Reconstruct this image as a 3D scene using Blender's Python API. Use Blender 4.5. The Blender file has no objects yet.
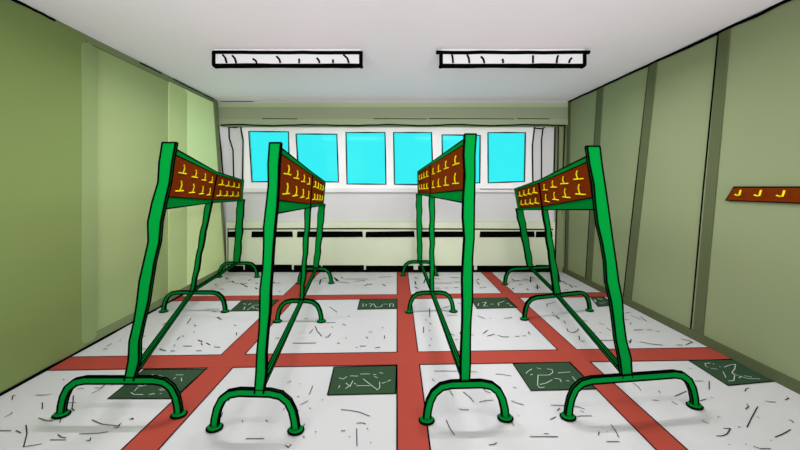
import bpy, math, random
from mathutils import Vector as V
random.seed(7)
S = bpy.context.scene
COL = S.collection
F, HC, CX, CY = 305.0, 1.5, 397.0, 187.0        # focal length in px, eye height, vanishing point

# ---------------------------------------------------------------- materials
def lin(c):
    c /= 255.0
    return c / 12.92 if c <= .04045 else ((c + .055) / 1.055) ** 2.4
MATS = {}
def mat(name, rgb, gain=1.0, rough=1.0, spec=0.0, mottle=0.0):
    if name in MATS: return MATS[name]
    m = bpy.data.materials.new(name); m.use_nodes = True
    nt = m.node_tree; b = nt.nodes['Principled BSDF']
    col = tuple(min(.97, lin(c) * gain) for c in rgb)
    b.inputs['Roughness'].default_value = rough
    b.inputs['Specular IOR Level'].default_value = spec
    if mottle:
        tc = nt.nodes.new('ShaderNodeTexCoord'); nz = nt.nodes.new('ShaderNodeTexNoise')
        nz.inputs['Scale'].default_value = 3.0; nz.inputs['Detail'].default_value = 3.0
        mx = nt.nodes.new('ShaderNodeMixRGB')
        mx.inputs[1].default_value = tuple(c * (1 - mottle) for c in col) + (1,)
        mx.inputs[2].default_value = tuple(min(.98, c * (1 + mottle)) for c in col) + (1,)
        nt.links.new(tc.outputs['Object'], nz.inputs['Vector'])
        nt.links.new(nz.outputs['Fac'], mx.inputs[0]); nt.links.new(mx.outputs[0], b.inputs['Base Color'])
    else:
        b.inputs['Base Color'].default_value = col + (1,)
    MATS[name] = m
    return m
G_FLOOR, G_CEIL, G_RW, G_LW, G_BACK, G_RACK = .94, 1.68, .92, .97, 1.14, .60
INK = mat('ink_black', (6, 6, 6))
FLOOR = mat('terrazzo_light', (212, 212, 212), G_FLOOR, mottle=.01)
RED = mat('terrazzo_red', (176, 77, 64), G_FLOOR, mottle=.015)
DARK = mat('terrazzo_dark_green', (57, 82, 59), G_FLOOR, mottle=.02)
CHALK = mat('chip_white', (205, 215, 205), G_FLOOR)
CEIL = mat('ceiling_paint', (199, 194, 207), G_CEIL, mottle=.006)
RW = mat('right_wall_paint', (141, 153, 114), G_RW, mottle=.01)
RWD = mat('batten_paint', (93, 102, 72), G_RW)
L1 = mat('left_wall_olive_shade', (125, 143, 85), G_LW)  # left wall greens carry painted shading, lighter towards the windows
L2 = mat('left_wall_sage_halfshade', (141, 159, 107), G_LW)
L3 = mat('left_wall_pale_midtone', (163, 180, 124), G_LW)
L4 = mat('left_wall_light_halflit', (173, 190, 133), 1.3)
L5 = mat('left_wall_lime_lit', (190, 207, 150), 1.56)
LT = mat('left_trim', (128, 140, 102), G_LW)
CO1 = mat('cornice_grey', (172, 172, 172), G_BACK)
CO2 = mat('cornice_light', (146, 158, 125), 1.3)
CO3 = mat('cornice_dark', (126, 134, 110), 1.3)
CO4 = mat('cornice_low', (134, 144, 115), 1.3)
WHITE = mat('window_wall_white', (255, 255, 255), G_BACK)
GREY = mat('plaster_grey', (203, 203, 203), G_BACK)
GREYL = mat('ledge_grey', (221, 221, 221), G_BACK)
PALE = mat('casing_pale_green', (196, 204, 178), 1.3)
GREEN = mat('green_enamel', (4, 160, 62), G_RACK)
BROWN = mat('brown_board', (115, 46, 11), .9)
YELLOW = mat('yellow_hook', (250, 236, 20), .9)
GREYB = mat('return_grey', (160, 168, 162), G_BACK)

def glow(name, rgb, s):
    m = bpy.data.materials.new(name); m.use_nodes = True
    b = m.node_tree.nodes['Principled BSDF']
    b.inputs['Base Color'].default_value = (.5, .5, .5, 1)
    b.inputs['Specular IOR Level'].default_value = 0
    b.inputs['Emission Color'].default_value = tuple(lin(c) for c in rgb) + (1,)
    b.inputs['Emission Strength'].default_value = s
    return m
LAMP = glow('lamp_diffuser', (216, 217, 213), .27)
def glass(name, rgb):
    m = bpy.data.materials.new(name); m.use_nodes = True
    nt = m.node_tree; nt.nodes.clear()
    o = nt.nodes.new('ShaderNodeOutputMaterial'); t = nt.nodes.new('ShaderNodeBsdfTransparent')
    g = nt.nodes.new('ShaderNodeBsdfGlossy'); mx = nt.nodes.new('ShaderNodeMixShader')
    t.inputs[0].default_value = tuple(lin(c) ** .5 for c in rgb) + (1,)
    g.inputs['Roughness'].default_value = .1; mx.inputs[0].default_value = .005
    nt.links.new(t.outputs[0], mx.inputs[1]); nt.links.new(g.outputs[0], mx.inputs[2])
    nt.links.new(mx.outputs[0], o.inputs[0])
    return m
CYAN = glass('cyan_glass', (56, 240, 246))

# ---------------------------------------------------------------- mesh builder
class MB:
    def __init__(s): s.v, s.f, s.m, s.mats = [], [], [], []
    def mi(s, m):
        if m not in s.mats: s.mats.append(m)
        return s.mats.index(m)
    def add(s, vs, fs, m):
        o = len(s.v); s.v += [V(p) for p in vs]; k = s.mi(m)
        for f in fs: s.f.append([o + i for i in f]); s.m.append(k)
    def hexa(s, a, b, m):                       # two matching rings of points (front, back)
        n = len(a)
        fs = [list(range(n)), list(range(2 * n - 1, n - 1, -1))]
        fs += [[i, n + i, n + (i + 1) % n, (i + 1) % n] for i in range(n)]
        s.add(list(a) + list(b), fs, m)
    def box(s, x0, x1, y0, y1, z0, z1, m):
        a = [(x0, y0, z0), (x1, y0, z0), (x1, y1, z0), (x0, y1, z0)]
        s.hexa(a, [(p[0], p[1], z1) for p in a], m)
    def slab(s, ring, off, m):
        off = V(off); s.hexa([V(p) for p in ring], [V(p) + off for p in ring], m)
    def tube(s, path, r, m, n=6, closed=False):
        P = [V(p) for p in path]; N = len(P)
        if N < 2: return
        T = []
        for i in range(N):
            if closed: t = P[(i + 1) % N] - P[i - 1]
            else: t = P[min(i + 1, N - 1)] - P[max(i - 1, 0)]
            T.append(t.normalized() if t.length > 1e-9 else V((0, 0, 1)))
        ref = V((0, 0, 1)) if abs(T[0].z) < .9 else V((0, 1, 0))
        u = (ref - T[0] * ref.dot(T[0])).normalized()
        rs = r if isinstance(r, (list, tuple)) else [r] * N
        vs = []
        for i in range(N):
            u = u - T[i] * u.dot(T[i])
            u = u.normalized() if u.length > 1e-6 else T[i].orthogonal().normalized()
            w = T[i].cross(u)
            for k in range(n):
                a = 2 * math.pi * k / n
                vs.append(P[i] + u * (rs[i] * math.cos(a)) + w * (rs[i] * math.sin(a)))
        fs = []
        for i in range(N if closed else N - 1):
            j = (i + 1) % N
            for k in range(n):
                k2 = (k + 1) % n
                fs.append([i * n + k, i * n + k2, j * n + k2, j * n + k])
        if not closed:
            fs.append(list(range(n - 1, -1, -1))); fs.append([(N - 1) * n + k for k in range(n)])
        s.add(vs, fs, m)
    def bar(s, path, U, W, hu, hw, m, ink=None, r=.005, ends=None):
        """rectangular bar along path; U, W are its two cross directions; optional black edging on the corners"""
        P = [V(p) for p in path]; N = len(P)
        U = [V(u) for u in U] if isinstance(U, list) else [V(U)] * N
        W = [V(w) for w in W] if isinstance(W, list) else [V(W)] * N
        hu = hu if isinstance(hu, list) else [hu] * N
        hw = hw if isinstance(hw, list) else [hw] * N
        C = [[P[i] + U[i] * (a * hu[i]) + W[i] * (b * hw[i]) for i in range(N)] for a, b in ((-1, -1), (1, -1), (1, 1), (-1, 1))]
        vs = [C[k][i] for i in range(N) for k in range(4)]
        fs = [[3, 2, 1, 0], [(N - 1) * 4 + k for k in range(4)]]
        for i in range(N - 1):
            for k in range(4):
                k2 = (k + 1) % 4
                fs.append([i * 4 + k, i * 4 + k2, i * 4 + 4 + k2, i * 4 + 4 + k])
        s.add(vs, fs, m)
        if ink:
            for k in range(4): s.tube(C[k], r, ink, 5)
            for e in ((0, N - 1) if ends is None else ends): s.tube([C[k][e] for k in range(4)], r, ink, 5, closed=True)
    def ribbon(s, pts, w, z, m):                # flat mark on the floor
        P = [V((p[0], p[1], z)) for p in pts]
        for i in range(len(P) - 1):
            d = P[i + 1] - P[i]
            if d.length < 1e-6: continue
            d.normalize(); n = V((-d.y, d.x, 0)) * (w / 2)
            a, b = P[i] - d * (w * .3), P[i + 1] + d * (w * .3)
            s.add([a - n, b - n, b + n, a + n], [[0, 1, 2, 3]], m)
    def build(s, name, parent=None, origin=(0, 0, 0), **props):
        me = bpy.data.meshes.new(name); o = V(origin)
        me.from_pydata([tuple(p - o) for p in s.v], [], s.f)
        for m in s.mats: me.materials.append(m)
        me.polygons.foreach_set('material_index', s.m); me.update()
        ob = bpy.data.objects.new(name, me); COL.objects.link(ob)
        if parent: ob.parent = parent
        else: ob.location = o
        for k, v in props.items(): ob[k] = v
        return ob
def empty(name, loc, **props):
    o = bpy.data.objects.new(name, None); o.location = loc; o.empty_display_size = .1; COL.objects.link(o)
    for k, v in props.items(): o[k] = v
    return o
STR = dict(kind='structure')

# ---------------------------------------------------------------- the place
XR = 2.93
def XL(d): return -2.74 - .06 * d               # the left wall splays slightly
def ZC(d): return HC + 1.36 + .02 * d           # the ceiling rises slightly
D0, DB = -0.8, 5.5
def fl(x, y): return (((x - CX) * HC / (y - CY)), F * HC / (y - CY))

# ---- floor
fm = MB()
fm.box(-3.6, 3.3, D0, 5.9, -.1, 0, FLOOR)
VS = [(-1.57, -1.36), (0, .19), (1.477, 1.655)]
HS = [(1.07, 1.26), (2.567, 2.765), (4.08, 4.255)]
SK = .027
def sk(x, d): return d + SK * x
xs = [None, *VS, None]
ys = [(D0, D0), *HS, (5.38, 5.38)]
for i in range(4):
    for j in range(4):
        y0, y1 = ys[j][1], ys[j + 1][0]
        k0 = SK if j > 0 else 0; k1 = SK if j < 3 else 0
        x0 = VS[i - 1][1] if i > 0 else XL(y0)
        x0b = VS[i - 1][1] if i > 0 else XL(y1)
        x1 = VS[i][0] if i < 3 else XR
        ring = [(x0, y0 + k0 * x0), (x1, y0 + k0 * x1), (x1, y1 + k1 * x1), (x0b, y1 + k1 * x0b)]
        lines = [(0, 1), (2, 3)] + ([(1, 2)] if i < 3 else []) + ([(3, 0)] if i > 0 else [])
        for a, b in lines: fm.ribbon([ring[a], ring[b]], .009, .004, INK)
FLECK = [
 (0, 360, 5, [[(60,200),(65,180),(80,178)],[(178,178),(230,177),(256,172)],[(212,215),(212,248)],[(25,287),(55,272),(60,264)],[(193,292),(225,304),(262,308)],[(308,290),(298,316)],[(288,217),(380,216)],[(367,180),(365,215),(360,245),(372,256)],[(385,147),(418,144)],[(460,168),(505,146),(525,125),(505,140)],[(475,142),(500,142)],[(556,130),(570,125)],[(460,302),(510,323),(590,332),(605,318)],[(568,342),(590,340),(600,325)],[(398,372),(500,368),(538,362)],[(432,406),(450,405),(452,392)],[(648,298),(668,298),(658,292)],[(0,356),(55,356)],[(130,328),(135,370),(118,437),(208,422)],[(290,375),(305,388),(330,392)],[(252,402),(330,402)],[(80,355),(105,368)],[(317,98),(320,102)]]),
 (150, 360, 5, [[(392,208),(404,188)],[(356,288),(363,265)],[(462,305),(464,312)],[(580,303),(588,311)],[(480,396),(570,396)],[(666,252),(673,244)],[(687,115),(705,108)],[(745,121),(750,122)],[(736,183),(744,187)],[(752,227),(790,206)],[(742,255),(732,280),(732,320)],[(772,322),(762,352)],[(730,375),(757,370)],[(766,385),(772,392)],[(678,430),(692,440),(706,425)],[(796,172),(800,170)],[(645,150),(670,155)]]),
 (290, 360, 5, [[(113,132),(97,174)],[(160,201),(165,203)],[(98,242),(103,244)],[(127,361),(131,363)],[(256,250),(300,254),(350,264),(398,283)],[(334,318),(365,317),(378,322)],[(256,357),(275,357)],[(333,346),(335,432)],[(386,345),(389,347)],[(297,387),(300,388)],[(402,415),(405,417)],[(782,305),(800,345)]]),
 (420, 360, 5, [[(72,57),(230,57),(284,62)],[(378,72),(415,74),(455,82)],[(466,138),(482,141)],[(60,97),(72,107)],[(148,156),(166,180)],[(178,122),(172,142)],[(216,162),(250,188),(268,212)],[(312,140),(328,158),(352,166)],[(298,212),(335,204),(366,203)],[(458,206),(485,218),(518,226)],[(197,247),(220,252),(243,250)],[(131,303),(150,345),(173,378)],[(455,308),(468,330)],[(492,281),(495,283)],[(345,427),(370,425),(384,417)],[(550,386),(690,386)],[(620,371),(642,371)],[(652,300),(680,286)],[(686,255),(699,243)],[(655,228),(740,230),(800,238)],[(760,284),(800,284)]]),
 (560, 360, 5, [[(95,237),(122,248)],[(100,282),(158,282)],[(102,256),(118,262)],[(192,378),(196,362)],[(234,361),(236,362)],[(255,325),(275,352),(294,388)],[(234,411),(297,411)],[(365,116),(390,135),(405,154)],[(494,155),(501,167)],[(465,202),(494,205)],[(575,183),(632,158)],[(560,210),(588,226)],[(645,42),(660,46)],[(675,107),(715,107)],[(746,108),(746,150)],[(700,207),(730,197)],[(757,187),(763,190)],[(710,302),(725,314),(742,320)],[(782,382),(800,382)],[(790,287),(794,288)]]),
 (660, 372, 5.71, [[(485,112),(492,98),(510,94)],[(488,215),(508,200),(495,185)],[(558,200),(520,270),(497,318)],[(552,258),(568,265)],[(600,168),(630,174),(662,174)],[(714,162),(736,153),(722,144)],[(736,276),(752,280),(764,292)],[(656,375),(700,358),(746,332)],[(535,428),(575,441),(632,442)],[(632,392),(638,396)],[(446,317),(460,317)],[(364,325),(402,325),(385,355),(360,367),(322,368)],[(330,258),(336,262)],[(390,415),(396,418)],[(488,414),(494,418)]]),
 (60, 280, 5, [[(218,347),(236,346)],[(235,333),(258,320)],[(296,306),(304,303)],[(395,284),(428,282)],[(385,347),(428,347)],[(498,345),(515,352),(530,356)],[(555,356),(575,356)],[(616,332),(658,332)],[(682,356),(706,355)],[(706,318),(712,328)],[(690,302),(710,310)],[(732,316),(750,326)],[(586,302),(598,286)],[(610,281),(620,283)],[(570,332),(574,326)],[(636,220),(655,192)],[(672,226),(680,232)],[(668,260),(674,262)],[(725,146),(795,146)],[(762,160),(780,161)],[(772,336),(800,338)],[(788,186),(800,194)],[(512,228),(530,215)]]),
 (200, 265, 5.69, [[(70,267),(90,268)],[(98,300),(122,312)],[(192,342),(207,347)],[(207,385),(208,402)],[(0,433),(12,436)],[(145,74),(160,82)],[(85,112),(95,115)],[(115,138),(132,139)],[(160,98),(175,95)],[(182,92),(195,102)],[(205,108),(222,105)],[(232,105),(270,127)],[(248,108),(268,105)],[(275,90),(288,84)],[(318,104),(328,107)],[(315,130),(324,138)],[(412,97),(428,105)],[(436,105),(456,103)],[(450,152),(456,153)],[(682,108),(685,90),(690,82)],[(702,76),(720,76)],[(764,72),(790,92)],[(738,240),(780,270)],[(592,310),(614,303)],[(622,392),(643,367)],[(655,350),(665,375),(692,406)],[(712,412),(728,412),(744,392)],[(715,330),(772,328)],[(430,417),(452,418)]]),
 (240, 290, 5, [[(512,171),(528,178)],[(540,131),(546,133)],[(645,212),(660,212)],[(630,236),(640,243)],[(722,230),(723,244)],[(486,267),(500,268)],[(600,282),(628,282)],[(676,291),(698,288)],[(580,288),(584,290)],[(530,241),(533,243)],[(712,188),(714,192)],[(264,267),(378,267)],[(460,185),(464,188)]]),
 (400, 290, 5, [[(148,92),(149,138)],[(127,150),(132,153)],[(148,165),(155,174)],[(118,186),(118,216)],[(148,202),(150,207)],[(155,244),(158,247)],[(147,276),(149,282)],[(205,93),(256,80)],[(290,69),(316,69)],[(236,127),(286,127)],[(388,130),(424,144)],[(450,142),(453,144)],[(520,142),(545,142),(560,137)],[(416,219),(438,202)],[(438,232),(472,222)],[(490,228),(515,236),(544,236)],[(576,233),(595,233)],[(616,232),(627,230)],[(642,210),(648,222)],[(255,222),(272,228)],[(300,222),(303,210)],[(352,224),(368,227)],[(275,249),(288,250)],[(735,85),(735,72),(778,62)],[(764,125),(795,147)]]),
 (400, 265, 5.69, [[(85,72),(98,78)],[(135,105),(142,85),(150,72)],[(182,76),(228,82)],[(290,72),(335,72)],[(186,104),(295,104)],[(312,98),(340,98)],[(85,95),(90,112)],[(82,125),(102,135)],[(180,133),(228,133)],[(256,132),(274,132)],[(310,130),(330,130)],[(435,88),(450,80)],[(438,98),(452,112)],[(455,132),(470,130)],[(478,125),(488,130)]]),
 (480, 265, 6.62, [[(210,92),(225,105),(260,105)],[(285,92),(312,98)],[(335,78),(335,115)],[(335,82),(360,90)],[(258,132),(278,128)],[(215,162),(222,155)],[(378,132),(380,162)],[(365,148),(395,148)],[(310,158),(320,168)],[(545,108),(575,128)],[(590,130),(612,150)],[(625,140),(640,145)],[(520,158),(530,162)],[(560,165),(580,168)]]),
 (540, 290, 5, [[(60,112),(66,118)],[(80,128),(96,145)],[(120,155),(128,168)],[(136,195),(140,208),(165,215),(188,205),(192,195)],[(195,232),(198,252)],[(205,257),(224,257)],[(215,152),(236,158)],[(262,214),(276,214)],[(296,165),(318,175)],[(298,212),(306,215)],[(334,190),(352,205)],[(290,252),(382,254)],[(428,115),(448,114)],[(456,128),(500,148)],[(503,135),(532,158)],[(422,150),(440,150)],[(452,165),(455,172)],[(470,202),(512,200)],[(536,201),(560,201)],[(580,206),(598,211)],[(440,255),(456,262)],[(448,268),(456,248)],[(503,261),(560,272),(612,277)],[(684,277),(712,277)],[(730,275),(762,262),(745,255)],[(706,245),(745,255)],[(412,160),(412,180)],[(418,215),(424,185)]]),
 (300, 220, 6.67, [[(155,388),(178,390)],[(130,430),(135,408)],[(228,388),(250,410)],[(272,382),(288,390)],[(300,395),(450,395)],[(265,415),(325,422)],[(370,410),(430,405)],[(530,383),(605,380)],[(430,440),(450,430),(480,430)],[(550,430),(570,440)]]),
]
def marks(mb, data, z, m):
    for ox, oy, sc, lines in data:
        for l in lines:
            pts = [fl(ox + x / sc, oy + y / sc) for x, y in l]
            pts = [p for p in pts if XL(p[1]) + .02 < p[0] < XR - .02]
            if len(pts) < 2: continue
            L = sum((V(pts[i + 1]) - V(pts[i])).length for i in range(len(pts) - 1))
            mb.ribbon(pts, .005 if pts[0][1] < 2.7 else (.0085 if pts[0][1] < 4 else .018), z, m)
marks(fm, FLECK, .004, INK)
floor = fm.build('floor', **STR)
for a, b in VS:
    s = MB(); s.box(a, b, D0, 5.38, .0002, .002, RED)
    s.build('stripe', floor, label='red inlaid floor stripe running towards the windows')
for a, b in HS:
    s = MB(); x0, x1 = -3.0, XR
    s.slab([(x0, a + SK * x0, .0004), (x1, a + SK * x1, .0004), (x1, b + SK * x1, .0004), (x0, b + SK * x0, .0004)], (0, 0, .0022), RED)
    s.build('stripe', floor, label='red inlaid floor stripe running from wall to wall')
TILES = [
 ([(144,370),(206,369.5),(173,399),(108,399)], [(0,360,5,[[(655,165),(670,175),(715,175)],[(745,175),(772,170)],[(672,158),(690,138),(742,125)],[(690,130),(715,132)],[(760,76),(772,82)]]),(150,360,5,[[(0,175),(22,172)],[(45,150),(90,140),(75,130),(88,150),(50,155)],[(45,80),(75,88)],[(10,75),(28,80)],[(130,77),(166,77)],[(157,92),(158,108)],[(120,98),(128,90)],[(50,172),(58,170)]])]),
 ([(334,367.5),(396.5,366),(395.5,394),(327.5,395.5)], [(290,360,5,[[(245,92),(265,98),(284,86)],[(302,82),(340,83)],[(352,73),(398,72)],[(416,76),(430,76)],[(448,66),(464,69)],[(422,85),(438,92)],[(243,142),(249,130)],[(278,145),(298,132),(280,118)],[(300,135),(314,107)],[(320,118),(330,124)],[(334,131),(400,131)],[(366,97),(437,152),(449,140),(448,112)],[(460,119),(480,113)],[(488,110),(503,102)]])]),
 ([(513,364),(569,362.5),(596,389.5),(531,391)], [(420,360,5,[[(530,70),(538,60),(560,47)],[(585,42),(605,47)],[(552,77),(563,74)],[(635,47),(660,50),(664,65),(645,78),(590,78),(588,130),(600,142),(622,138)],[(600,125),(630,118),(660,102)],[(672,94),(700,98),(707,112)],[(690,67),(750,62)],[(762,85),(780,108)],[(732,106),(746,108)]])]),
 ([(689,361),(731.5,359.5),(776,381.5),(728,386)], [(660,345,5.69,[[(285,105),(255,108),(262,125),(275,130)],[(300,110),(310,112)],[(292,136),(325,140)],[(338,125),(344,128)],[(366,128),(400,116),(430,112),(425,140),(408,160),(425,175),(420,205),(390,208)],[(358,155),(368,172),(374,188)],[(408,160),(450,180),(500,193),(568,196)],[(450,190),(465,180)],[(480,178),(522,185)]])]),
 ([(242,300.6),(279,300),(268,311),(230,311.5)], [(200,265,5.69,[[(248,222),(262,225)],[(275,228),(290,220)],[(300,232),(340,228)],[(255,240),(250,255)],[(268,258),(300,238),(310,250)],[(320,250),(338,255)],[(385,222),(405,215)],[(395,235),(410,232)]])]),
 ([(360,299.8),(397,299.2),(397,309),(357.5,309.8)], [(240,290,5,[[(615,85),(616,70)],[(630,82),(632,72)],[(645,70),(662,72),(650,85)],[(668,70),(680,88),(705,85),(712,75)],[(718,72),(738,72)],[(748,85),(750,70),(768,72),(765,85)]])]),
 ([(471,298.6),(507,298),(517.5,308),(477,309)], [(400,290,5,[[(390,80),(393,68)],[(412,65),(432,62),(418,82),(440,82)],[(452,72),(468,72)],[(495,80),(490,68),(520,58)],[(535,70),(545,68)],[(548,75),(560,82)]])]),
 ([(590,297),(603.5,297),(616,305.5),(598,307)], [(540,290,5,[[(272,50),(280,60)],[(290,45),(310,48)],[(315,60),(330,65)],[(298,65),(320,72)]])]),
]
for ring, wr in TILES:
    s = MB(); p = [fl(*q) for q in ring]
    p = [(min(x, XR - .002), y) for x, y in p]
    s.slab([(x, y, .0001) for x, y in p], (0, 0, .003), DARK)
    for i in range(4): s.ribbon([p[i], p[(i + 1) % 4]], .009, .0042, INK)
    marks(s, wr, .0044, CHALK)
    s.build('inlaid_tile', floor, label='dark green speckled floor tile')

# ---- ceiling
c = MB()
c.slab([(-3.6, D0, ZC(D0)), (3.3, D0, ZC(D0)), (3.3, 5.9, ZC(5.9)), (-3.6, 5.9, ZC(5.9))], (0, 0, .1), CEIL)
ceiling = c.build('ceiling', **STR)

# ---- right wall
DRT, DRB = 5.3, 5.42
w = MB()
w.slab([(XR, D0, 0), (XR, DRB, 0), (XR, DRT, ZC(DRT)), (XR, D0, ZC(D0))], (.12, 0, 0), RW)
wall_right = w.build('wall_right', **STR)
def batten(dt, db, wd, line):
    s = MB()
    s.slab([(XR, db - wd, 0), (XR, db, 0), (XR, dt, ZC(dt)), (XR, dt - wd, ZC(dt - wd))], (-.012, 0, 0), RWD)
    if line:
        s.tube([(XR - .004, db + line * .5, .08), (XR - .004, (db + dt) / 2 + line * .5, 1.5), (XR - .004, dt + line * .3, ZC(dt) - .01)], .006, INK, 5)
    s.build('batten', wall_right, label='dark green upright batten on the wall')
batten(2.762, 3.015, .092, .05)
batten(3.53, 3.93, .11, .03)
batten(4.44, 4.72, .12, 0.03)
batten(5.2, 5.3, .07, .035)
s = MB()
s.box(XR - .02, XR, D0, DRB, 0, .085, RWD)
s.build('baseboard_right', **STR)
s = MB(); P = []
for i in range(40):
    d = D0 + (5.28 - D0) * i / 39
    P.append((XR - .008, d, ZC(d) - .012 + random.uniform(-.006, .006)))
s.tube(P, .0145, INK, 6)
s.build('trim_1', label='black line of trim where right wall meets ceiling', **STR)

# ---- left wall: shade to window light, painted as flat green bands
DLT, DLB = 5.12, 5.46
w = MB()
def LP(d, z, o=0): return V((XL(d) + o, d, z))
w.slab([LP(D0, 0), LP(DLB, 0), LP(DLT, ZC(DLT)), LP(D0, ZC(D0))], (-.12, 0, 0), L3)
wall_left = w.build('wall_left', **STR)
def ldepth(x):                                  # depth on the left wall seen at a photo column
    # (x - CX) * d / F = XL(d)
    return -2.74 / ((x - CX) / F + .06)
def lshading(ring, off, m, label):
    s = MB(); s.slab([LP(d, z, .001) for d, z in ring], (off, 0, 0), m); s.build('wall_shading_band', wall_left, label=label)
d78, d94, d168, d186 = map(ldepth, (79, 94, 168, 186))
def rnd(d0, d1, z0, z1, r0, r1):               # upright band with rounded ends
    out = []; mid = (d0 + d1) / 2; h = (d1 - d0) / 2
    for i in range(9):
        a = math.pi * i / 8; out.append((mid - h * math.cos(a), z0 + r0 - r0 * math.sin(a)))
    for i in range(9):
        a = math.pi * i / 8; out.append((mid + h * math.cos(a), z1 - r1 + r1 * math.sin(a)))
    return out
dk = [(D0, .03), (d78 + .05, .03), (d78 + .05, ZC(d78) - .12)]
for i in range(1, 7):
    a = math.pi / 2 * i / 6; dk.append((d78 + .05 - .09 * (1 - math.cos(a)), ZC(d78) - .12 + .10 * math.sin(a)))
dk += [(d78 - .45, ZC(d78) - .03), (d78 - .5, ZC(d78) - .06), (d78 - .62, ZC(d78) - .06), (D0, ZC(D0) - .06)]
lshading(dk, .022, L1, 'dark olive shade painted on the left wall')
lshading(rnd(d78, d94, .045, ZC(d94) - .07, .05, .06), .027, L2, 'narrow sage green upright band of painted half shade')
lshading([(d168 + .02, .0), (DLB - .02, .0), (DLT - .02, ZC(DLT) - .04), (d168 + .02, ZC(d168) - .04)], .008, L5, 'lime green painted light at the window end of the left wall')
lshading(rnd(d168, d186, .06, ZC(d168) - .05, .05, .05), .012, L4, 'narrow pale green upright band of painted light')
s = MB()
s.slab([LP(D0, ZC(D0)), LP(DLT, ZC(DLT)), LP(DLT, ZC(DLT) - .065), LP(D0, ZC(D0) - .065)], (.018, 0, 0), LT)
s.build('trim_2', label='grey green trim band where left wall meets ceiling', **STR)
s = MB()
s.slab([LP(D0, 0), LP(DLB, 0), LP(DLB, .095), LP(D0, .095)], (.018, 0, 0), LT)
s.build('baseboard_left', **STR)
s = MB()
s.slab([LP(DLB - .03, 0, .006), LP(DLB + .03, 0, .006), LP(DLT + .02, ZC(DLT), .006), LP(DLT - .1, ZC(DLT), .006)], (.012, 0, 0), LT)
s.build('trim_3', label='upright edging at the far end of the left wall', **STR)
s = MB()
def ltop(x0, x1, r):
    da, db = ldepth(x0), ldepth(x1)
    s.tube([LP(da + (db - da) * i / 12, ZC(da + (db - da) * i / 12) - .012 + random.uniform(-.004, .004), .02) for i in range(13)], r, INK, 6)
ltop(-40, 52, .012); ltop(138, 160, .008); ltop(172, 212, .009)
da, db = D0, ldepth(222)
s.tube([LP(da + (db - da) * i / 30, .008, .022) for i in range(31)], [.008 + .006 * abs(math.sin(i * 1.1)) for i in range(31)], INK, 6)
s.build('trim_4', label='black seam lines along the left wall edges', **STR)

# ---- far end: cornice, window wall, pilasters
DC = 5.2
kc = F / DC
s = MB()
zs = [HC + (CY - y) / kc for y in (95, 103, 107, 119, 124.8)]
for (z1, z0, m, o) in ((ZC(DC) + .02, zs[1], CO1, 0), (zs[1], zs[2], CO2, .006), (zs[2], zs[3], CO3, .012), (zs[3], zs[4], CO4, .006)):
    s.box(XL(DC) - .02 if o else XL(DC) - .02, XR, DC + o, 5.8, z0, z1, m)
P = []
for i in range(34):
    x = XL(DC) + .05 + (XR - XL(DC) - .1) * i / 33
    P.append((x, DC + .006, zs[4] - .004 + .012 * math.sin(i * .9) * (1 if i % 3 else .3)))
s.tube(P, .012, INK, 6)
for a, b in ((-2.3, -1.7), (-.4, .5), (.55, 2.0), (2.05, 2.6)):
    s.tube([(a, DC + .01, zs[3] + .008), (b, DC + .01, zs[3] + .002)], .007, INK, 5)
s.tube([(XL(DC) + .05, DC - .002, ZC(DC) - .006), (-2.45, DC - .002, ZC(DC) - .006)], .007, INK, 5)
s.build('trim_5', label='green and grey cornice beam over the windows', **STR)

DW = 5.42
kw = F / DW
def wp(x, y, d=DW): return V(((x - CX) * d / F, d, HC + (CY - y) * d / F))
PANES = [
 [(248.8,131.5),(288.5,131.8),(289.5,181.5),(252,181.8)],
 [(296,134),(336.8,134.2),(338.5,182),(299,181.5)],
 [(346,132.5),(385,132.5),(386,184.3),(347,184)],
 [(393.6,132.5),(431.5,132.5),(433,184.7),(394.5,184.3)],
 [(442,134.8),(480.2,135.3),(479.8,182.8),(443,183.3)],
 [(488,132.6),(525.5,132.6),(524.5,181.5),(488.2,182.8)]]
s = MB()
top, bot, xa, xb = 121, 190, 241, 534
TH = V((0, .06, 0))
prev = None
for p in PANES + [None]:
    if p:
        tl, tr, br, bl = p
        s.slab([wp(tl[0], top), wp(tr[0], top), wp(*tr), wp(*tl)], TH, WHITE)
        s.slab([wp(*bl), wp(*br), wp(br[0], bot), wp(bl[0], bot)], TH, WHITE)
    L = [(xa, top), (xa, bot)] if prev is None else [(prev[1][0], top), prev[1], prev[2], (prev[2][0], bot)]
    R = [(xb, bot), (xb, top)] if p is None else [(p[3][0], bot), p[3], p[0], (p[0][0], top)]
    s.slab([wp(*q) for q in L + R], TH, WHITE)
    prev = p
# wall under the windows and the dark green returns at both sides
s.box(-3.3, 3.1, 5.47, 5.6, 0, wp(0, 190).z, GREY)
s.box(-3.4, wp(241, 0).x, 5.49, 5.6, wp(0, 190).z, 2.9, GREYB)
s.box(wp(534, 0).x, 3.2, 5.49, 5.6, wp(0, 190).z, 2.9, GREYB)
s.box(-3.4, 3.2, 5.56, 5.6, wp(0, 121.2).z, 2.98, WHITE)
s.box(-3.5, -3.32, 5.1, 5.6, 0, 2.98, GREYB)
s.build('wall_back', **STR)
for i, p in enumerate(PANES):
    f = MB(); ring = [wp(x, y, DW - .002) for x, y in p]
    f.tube([q for j in range(4) for q in (ring[j], ring[j] + (ring[(j + 1) % 4] - ring[j]) * .5)], .012, INK, 6, closed=True)
    win = f.build('window_%d' % (i + 1), label='window with cyan glass, number %d of six from the left' % (i + 1), **STR)
    g = MB(); r2 = [wp(x, y, DW + .03) for x, y in p]
    cen = sum(r2, V()) / 4
    g.slab([cen + (q - cen) * 1.0 for q in r2], (0, .008, 0), CYAN); g.build('pane', win)
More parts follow.
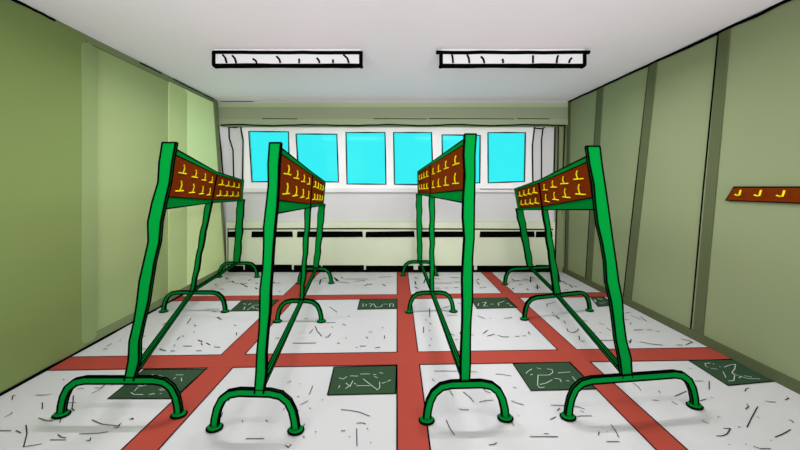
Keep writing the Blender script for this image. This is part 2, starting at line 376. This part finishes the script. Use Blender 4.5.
# ledge under the windows
s = MB()
s.hexa([wp(226, 188.3, 5.40), wp(554, 188.3, 5.40), wp(554, 192, 5.40), wp(226, 192, 5.40)],
       [wp(226, 188.3, 5.40) + V((0, .1, 0)), wp(554, 188.3, 5.40) + V((0, .1, 0)), wp(554, 192, 5.40) + V((0, .1, 0)), wp(226, 192, 5.40) + V((0, .1, 0))], GREYL)
s.tube([wp(480, 189, 5.395), wp(533, 189.3, 5.395)], .006, INK, 5)
s.build('trim_6', label='light grey ledge under the windows', **STR)
def pilaster(ring, lines, n, label, slant=None):
    s = MB()
    s.slab([wp(x, y, 5.405) for x, y in ring], (0, .09, 0), GREY)
    for l in lines: s.tube([wp(x, y, 5.40) for x, y in l], .012, INK, 6)
    if slant: s.slab([wp(x, y, 5.402) for x, y in slant], (0, .01, 0), GREYL)
    s.build('trim_%d' % n, label=label, **STR)
pilaster([(214, 121), (228.5, 122), (229, 127), (231.5, 140), (233.5, 150), (233.5, 189), (217, 189)],
         [[(218.5, 121), (219, 132), (221, 150), (222.5, 170), (225.5, 190)], [(216, 124), (217.5, 150), (221, 188)]], 7, 'outer grey pilaster left of the windows')
pilaster([(229, 127), (241, 127), (241.5, 189), (233.5, 189), (233.5, 150), (231.5, 140)],
         [[(229, 122), (229, 128), (229.3, 138), (233, 150), (234, 188)], [(229, 127), (236, 127.5), (241, 126)], [(240.5, 123), (241, 130), (243, 140), (242.5, 188)]], 8, 'inner grey pilaster left of the windows')
pilaster([(533.5, 128), (542, 128.5), (541, 140), (541, 189), (533, 189), (532.5, 150)],
         [[(535.5, 121), (534.5, 128), (532.5, 145), (532.5, 160), (533, 188)], [(534, 128), (542.5, 128.8)], [(549, 121), (543, 129), (541.5, 140), (541.5, 188)]], 9, 'inner grey pilaster right of the windows',
         [(535.5, 122), (549, 122), (542.5, 128.8), (534, 128)])
pilaster([(549, 121), (556, 121), (553.5, 189), (541, 189), (541, 140), (542.5, 129)],
         [[(555, 121), (554.5, 150), (553.5, 188)]], 10, 'outer grey pilaster right of the windows')
s = MB()
s.tube([(XR - .01, DRT - .02, ZC(DRT) - .05), (XR - .02, DRB - .05, 1.5), (XR - .03, DRB - .03, .02)], .008, INK, 5)
s.tube([wp(558.5, 122, 5.35), wp(557.5, 190, 5.35), wp(555, 268, 5.35)], .01, INK, 5)
s.slab([wp(557, 122, 5.37), wp(568.5, 122, 5.37), wp(565.5, 272, 5.37), wp(554.5, 272, 5.37)], (0, .02, 0), RW)
s.build('trim_11', label='upright edging at the far right corner', **STR)

# ---- convector casing under the windows
DK = 5.38
kk = F / DK
zc_ = lambda y: HC + (CY - y) / kk
xc_ = lambda x: (x - CX) / kk
rc = empty('convector_casing', (0, DK + .04, 0), label='long pale green convector casing with black slots under the windows', category='radiator')
o = V((0, DK + .04, 0))
s = MB(); s.box(xc_(226.5), xc_(556), DK, DK + .088, 0, zc_(222.3), PALE)
s.tube([(xc_(228), DK - .003, zc_(229)), (xc_(360), DK - .003, zc_(228.6)), (xc_(553), DK - .003, zc_(229.4))], .0115, INK, 6)
s.tube([(xc_(228), DK - .003, zc_(228)), (xc_(228), DK - .003, .02)], .008, INK, 6)
s.build('casing_body', rc, o)
for a, b in ((228.5, 242), (252, 292.5), (297.5, 320), (323, 362.5), (366, 414), (417, 468), (480, 534), (536, 552)):
    s = MB(); j = random.uniform(-.3, .3)
    s.hexa([(xc_(a), DK - .01, zc_(231.6 + j)), (xc_(b), DK - .01, zc_(231.2 - j)), (xc_(b + .5), DK - .01, zc_(237)), (xc_(a - .5), DK - .01, zc_(237.3))],
           [(xc_(a), DK + .01, zc_(231.6 + j)), (xc_(b), DK + .01, zc_(231.2 - j)), (xc_(b + .5), DK + .01, zc_(237)), (xc_(a - .5), DK + .01, zc_(237.3))], INK)
    s.build('vent_slot', rc, o)
for a, b in ((228.5, 243.5), (245, 292), (294, 321), (322.5, 364), (366, 413.5), (418, 474), (477, 534), (536, 555)):
    s = MB(); j = random.uniform(-.8, .5)
    s.box(xc_(a), xc_(b), DK - .01, DK + .01, .025, zc_(265.3 + j), INK)
    s.build('vent_slot', rc, o)
s = MB(); s.box(xc_(228.5), xc_(556), DK - .012, DK + .01, 0, .04, INK); s.build('plinth', rc, o)

# ---- ceiling lamps
def lamp(x0, x1, label, ticks, ears):
    y0, y1 = 3.15, 3.2
    zt = ZC(y0) - .014; zb = zt - .15
    e = empty('ceiling_lamp', ((x0 + x1) / 2, (y0 + y1) / 2, zt), label=label, category='ceiling light', group='ceiling lamps')
    o = V(e.location)
    s = MB(); s.box(x0, x1, y0, y1, zb, zt + .016, LAMP); s.build('diffuser', e, o, label='pale lit diffuser')
    s = MB()
    def wob(a, b, r=.017, n=10, z0=0, z1=0):
        a, b = V(a), V(b)
        s.tube([a + (b - a) * i / n + V((0, 0, random.uniform(-.003, .003))) for i in range(n + 1)], r, INK, 7)
    wob((x0, y0, zb), (x1, y0, zb), .017); wob((x0, y1, zb), (x1, y1, zb), .012)
    wob((x0 - (.05 if ears == 2 else 0), y0, zt - .02), (x1 + (.05 if ears == 2 else 0), y0, zt - .02), .02)
    for x in (x0, x1):
        s.tube([(x, y0, zb), (x, y0, zt - .01)], .02, INK, 7)
        s.tube([(x, y0, zb), (x, y1, zb)], .02, INK, 7)
    s.build('lamp_frame', e, o)
    for t, ln, lean in ticks:
        x = x0 + (x1 - x0) * t
        s = MB(); s.tube([(x + lean * .02, y0 - .004, zb + .02), (x + lean * .008, y0 - .006, zb + .02 + .05 * ln), (x - lean * .02, y0 - .004, zb + .02 + .085 * ln)], .011, INK, 5)
        s.build('louver', e, o)
k = F / 3.15
lamp((213.8 - CX) / k, (361 - CX) / k, 'long ceiling lamp with black frame, left of the pair',
     [(.075, 1, 1), (.14, .9, 1), (.28, .5, 1), (.44, .8, 1), (.58, .5, 0), (.71, .6, .7), (.81, .4, 0), (.9, 1, 1.4)], 1)
lamp((441 - CX) / k, (584.5 - CX) / k, 'long ceiling lamp with black frame, right of the pair',
     [(.08, 1, .3), (.19, 1, .6), (.29, .8, .9), (.43, .5, .2), (.64, .9, 0), (.81, .9, -.4), (.9, .6, -.7)], 2)

# ---- coat rail on the right wall
e = empty('coat_rail', (XR, 2.1, 1.44), label='brown wooden coat rail with yellow hooks on the right wall', category='coat rail')
o = V(e.location)
s = MB()
ring = [(XR, 1.3, 1.382), (XR, 2.70, 1.382), (XR, 2.635, 1.5), (XR, 1.3, 1.5)]
s.slab(ring, (-.02, 0, 0), BROWN)
s.tube([V(p) + V((-.021, 0, 0)) for p in ring], .005, INK, 5, closed=True)
s.build('rail_board', e, o)
for x in (738, 758, 781, 812, 845):
    d = F * (XR - .05) / (x - CX)
    s = MB()
    s.tube([(XR - .02, d + .05, 1.435), (XR - .03, d + .02, 1.428), (XR - .045, d - .005, 1.432), (XR - .05, d - .02, 1.475)], .006, YELLOW, 6)
    s.build('hook', e, o)

# ---------------------------------------------------------------- coat racks
def lerp(a, b, t): return a + (b - a) * t
def rack(label, side, posts, panel):
    """posts: near, mid, far = dict(A, B foot tips, b base x, t top x, d, zt top height, hu0/hu1 half widths); panel heights"""
    pm = posts[1]
    root = empty('coat_rack', (pm['b'], pm['d'], 0), label=label, category='coat rack', group='green coat racks')
    o = V(root.location); H = .235
    yaw = V((posts[2]['b'] - posts[0]['b'], posts[2]['d'] - posts[0]['d'], 0)).normalized()
    def col(i, z):                                # point on a post's leaning axis
        p = posts[i]; zz = (z - H) / (1.78 - H)
        return V((lerp(p['b'], p['t'], zz), p['d'], z))
    ph = [(panel[0], panel[1])]
    tm = (posts[1]['d'] - posts[0]['d']) / (posts[2]['d'] - posts[0]['d'])
    ph += [(lerp(panel[0], panel[2], tm), lerp(panel[1], panel[3], tm)), (panel[2], panel[3])]
    for i, p in enumerate(posts):
        A, B = V((*p['A'], 0)), V((*p['B'], 0))
        ax = (B - A).normalized(); dp = V((-ax.y, ax.x, 0)); L = (B - A).length
        # foot: bent flat bar
        pts = [(0.0, .012), (.006, .07), (.02, .13), (.048, .185), (.095, .222), (.16, H)]
        sp = 0 if i else .018
        arc = [A + ax * s_ + V((0, 0, z)) for s_, z in pts] + [A + ax * (L * .5) + V((0, 0, H))] + \
              [B - ax * s_ + V((0, 0, z)) for s_, z in reversed(pts)]
        U = []
        for j in range(len(arc)):
            t = (arc[min(j + 1, len(arc) - 1)] - arc[max(j - 1, 0)]).normalized()
            U.append(t.cross(dp).normalized())
        r = (.0062, .0075, .009)[i]
        s = MB(); s.bar(arc, U, dp, (.021, .018, .021)[i], .008, GREEN, INK, r)
        ft = s.build('foot', root, o)
        for q in (A, B):
            s = MB(); N = 16
            rx, ry, h = .046, .034, .022
            ringb = [q + ax * (rx * math.cos(6.2832 * j / N)) + dp * (ry * math.sin(6.2832 * j / N)) + V((0, 0, .002)) for j in range(N)]
            ringt = [q + (v - q) * .9 + V((0, 0, h)) for v in ringb]
            s.hexa(ringb, ringt, GREEN)
            s.tube([v + V((0, 0, .007)) for v in ringb], .007, INK, 5, closed=True)
            s.build('foot_pad', ft, o - o)  if False else s.build('foot_pad', ft, o)
        # post
        zt = p['zt']; base = col(i, H); tp = col(i, zt)
        n = 13; path, hu = [], []
        for j in range(n):
            t = j / (n - 1); q = base.lerp(tp, t)
            wv = p['wob'] * (math.sin(j * 2.1 + i) * .6 + random.uniform(-.5, .5)) if 0 < j < n - 1 else 0
            path.append(q + ax * wv); hu.append(lerp(p['h0'], p['h1'], t) * (1 + .10 * math.sin(j * 1.7 + i * 2) if 0 < j < n - 1 else 1))
        s = MB(); s.bar(path, ax, dp, hu, .009, GREEN, INK, r, ends=(n - 1,))
        s.build('post', root, o)
    # slim rails joining the feet
    for i in (0, 1):
        a, b = col(i, H + .02), col(i + 1, H + .0)
        t = (b - a).normalized(); nn = V((t.y, -t.x, 0)).normalized()
        s = MB(); s.bar([a + t * .03, b - t * .02], nn, V((0, 0, 1)), .017, .012, GREEN, INK, .006)
        s.tube([a + t * .03 + V((0, 0, .014)), b - t * .02 + V((0, 0, .014))], .004, INK, 5)
        s.build('brace', root, o)
    # hook panel: green frame, two brown boards
    fr = MB(); boards = []
    for i in (0, 1):
        a_t, a_b = col(i, ph[i][0]), col(i, ph[i][1])
        b_t, b_b = col(i + 1, ph[i + 1][0]), col(i + 1, ph[i + 1][1])
        t = (b_b - a_b); t.z = 0; t.normalize()
        up = (a_t - a_b).normalized()
        n = up.cross(t).normalized()
        if n.x * side < 0: n = -n
        off = n * .016
        q = [a_t, b_t, b_b, a_b]
        if i == 0: q = [v + t * .016 for v in (a_t,)] + [b_t, b_b] + [a_b + t * .016]
        fr.slab([v - off for v in q], off * 2, GREEN)
        for sg in (1, -1):
            qq = [v + off * sg for v in q]
            fr.tube([qq[0], qq[1]], .006, INK, 5); fr.tube([qq[2], qq[3]], .006, INK, 5)
            if i == 1: fr.tube([qq[1], qq[2]], .008, INK, 5)
        boards.append((q, n, t, i))
    frame = fr.build('panel_frame', root, o)
    # black divider where the boards meet
    s = MB(); m_t, m_b = col(1, ph[1][0]), col(1, ph[1][1])
    s.bar([m_b + V((0, 0, .03)), m_t - V((0, 0, .03))], boards[0][2], boards[0][1], .026, .024, INK)
    s.build('divider', root, o, label='black upright divider between the boards')
    for q, n, t, i in boards:
        a_t, b_t, b_b, a_b = q
        def pt(a, z0=0): return a_t.lerp(b_t, a), a_b.lerp(b_b, a)
        La = (b_b - a_b).length
        a0, a1 = ((.055, .03)[i] / La, 1 - (.03, .14)[i] / La)
        tm0, tm1 = ((.04, .032), (.032, .03))[i]; bm0, bm1 = ((.085, .04), (.04, .03))[i]
        T0, B0 = pt(a0); T1, B1 = pt(a1)
        c0t = T0 + (B0 - T0).normalized() * tm0; c0b = B0 - (B0 - T0).normalized() * bm0
        c1t = T1 + (B1 - T1).normalized() * tm1; c1b = B1 - (B1 - T1).normalized() * bm1
        s = MB(); ring = [c0t, c1t, c1b, c0b]
        s.slab([v - n * .021 for v in ring], n * .042, BROWN)
        for sg in (1, -1): s.tube([v + n * (.021 * sg) for v in ring], .0045, INK, 5, closed=True)
        bd = s.build('hook_board', root, o, label='brown board with yellow hooks')
        up = (c0t - c0b).normalized()
        for row, rt in enumerate((.30, .76)):
            for kx in range(4):
                a = (.14 + kx * .235) if i == 0 else (.16 + kx * .225)
                p_ = c0t.lerp(c1t, a).lerp(c0b.lerp(c1b, a), rt) + n * .024 - up * .02
                sp = .105 if i == 0 else .10
                hgt = (.075 if row and i == 0 else .062)
                rr = .005 if i == 0 else .0068
                h = MB()
                h.tube([p_ - t * sp, p_ - t * (sp * .3) + n * .003, p_ + t * sp], rr, YELLOW, 6)
                h.tube([p_, p_ + n * .006 + up * (hgt * .3), p_ + n * .008 + up * (hgt * .65), p_ + n * .006 + up * hgt - t * .02], rr, YELLOW, 6)
                h.build('hook', bd, o)
    return root
def post(A, B, b, t, d, zt, h0, h1, wob=.006): return dict(A=A, B=B, b=b, t=t, d=d, zt=zt, h0=h0, h1=h1, wob=wob)

rack('green coat rack nearest the left wall, leaning towards the room', 1,
     [post((-2.20, 2.0), (-1.43, 2.0), -1.75, -1.49, 2.0, 1.79, .030, .043, .012),
      post((-2.80, 3.66), (-2.06, 3.66), -2.46, -2.16, 3.66, 1.33, .022, .032),
      post((-2.95, 5.06), (-2.32, 5.06), -2.66, -2.55, 5.06, 1.29, .05, .055)],
     (1.765, 1.355, 1.615, 1.275))
rack('green coat rack in front of the two leftmost windows, second from left wall', 1,
     [post((-1.13, 1.89), (-.62, 1.87), -.845, -.745, 1.875, 1.77, .027, .034, .007),
      post((-1.33, 3.39), (-.84, 3.39), -1.06, -.95, 3.39, 1.30, .018, .028),
      post((-1.52, 4.73), (-1.02, 4.74), -1.255, -1.11, 4.73, 1.23, .038, .045)],
     (1.755, 1.335, 1.585, 1.215))
rack('green coat rack just right of the central red stripe', -1,
     [post((.19, 1.95), (.70, 1.97), .438, .472, 1.97, 1.84, .027, .037, .007),
      post((.145, 3.64), (.675, 3.66), .42, .42, 3.66, 1.40, .022, .03),
      post((.10, 5.15), (.66, 5.15), .386, .365, 5.15, 1.385, .035, .045)],
     (1.825, 1.395, 1.765, 1.375))
rack('green coat rack nearest the right wall, leaning towards the room', -1,
     [post((1.11, 1.98), (2.03, 2.08), 1.525, 1.30, 2.03, 1.77, .035, .045, .010),
      post((1.44, 3.45), (2.33, 3.69), 1.875, 1.65, 3.57, 1.27, .045, .03),
      post((1.66, 4.69), (2.56, 4.85), 2.09, 1.80, 4.78, 1.16, .045, .055)],
     (1.72, 1.35, 1.475, 1.145))

# ---------------------------------------------------------------- light
wd = bpy.data.worlds.new('sky'); S.world = wd; wd.use_nodes = True
bg = wd.node_tree.nodes['Background']
bg.inputs[0].default_value = (1, 1, 1, 1); bg.inputs[1].default_value = 1.0
def sun(name, dirv, e, ang):
    l = bpy.data.lights.new(name, 'SUN'); l.energy = e; l.color = (1, .98, 1.03); l.angle = math.radians(ang)
    ob = bpy.data.objects.new(name, l); COL.objects.link(ob)
    ob.rotation_euler = V(dirv).to_track_quat('-Z', 'Y').to_euler(); ob.location = (0, -4, 4)
SIDE_FILL_E, UP_FILL_E, LAMP_W, NEAR_FILL_W = 1.7, 1.8, 40, 11
sun('fill_sun_left', (-.6, 1, -.04), SIDE_FILL_E, 50)  # both side suns are added fill, sent in through the open front
sun('fill_sun_right', (.6, 1, -.04), SIDE_FILL_E, 50)
sun('fill_sun_upward', (0, 1, .42), UP_FILL_E, 40)  # added fill aimed up from below ground to brighten the ceiling
def lamp_fill_light(x, d, drop, w):
    l = bpy.data.lights.new('lamp_fill_light', 'AREA'); l.shape = 'RECTANGLE'; l.size = 1.45; l.size_y = .045; l.energy = w
    l.color = (1, .975, 1.02)
    ob = bpy.data.objects.new('lamp_fill_light', l); COL.objects.link(ob); ob.location = (x, d, ZC(d) - drop)
for x in (-1.13, 1.19):
    lamp_fill_light(x, 3.175, .186, LAMP_W)
    lamp_fill_light(x * 1.7, .9, .02, NEAR_FILL_W)  # added fill light out of view, no fixture modelled

# ---------------------------------------------------------------- camera
cd = bpy.data.cameras.new('camera'); cam = bpy.data.objects.new('camera', cd); COL.objects.link(cam)
cd.sensor_width = 36; cd.lens = 36 * F / 800
cam.location = (0, 0, HC); cam.rotation_euler = (math.pi / 2, 0, 0)
cd.shift_x = (400 - CX) / 800; cd.shift_y = -(225 - CY) / 800
cd.clip_start = .05
S.camera = cam
S.view_settings.view_transform = 'Standard'; S.view_settings.look = 'None'
S.view_settings.gamma = 1; S.view_settings.exposure = 0; S.view_settings.use_curve_mapping = False
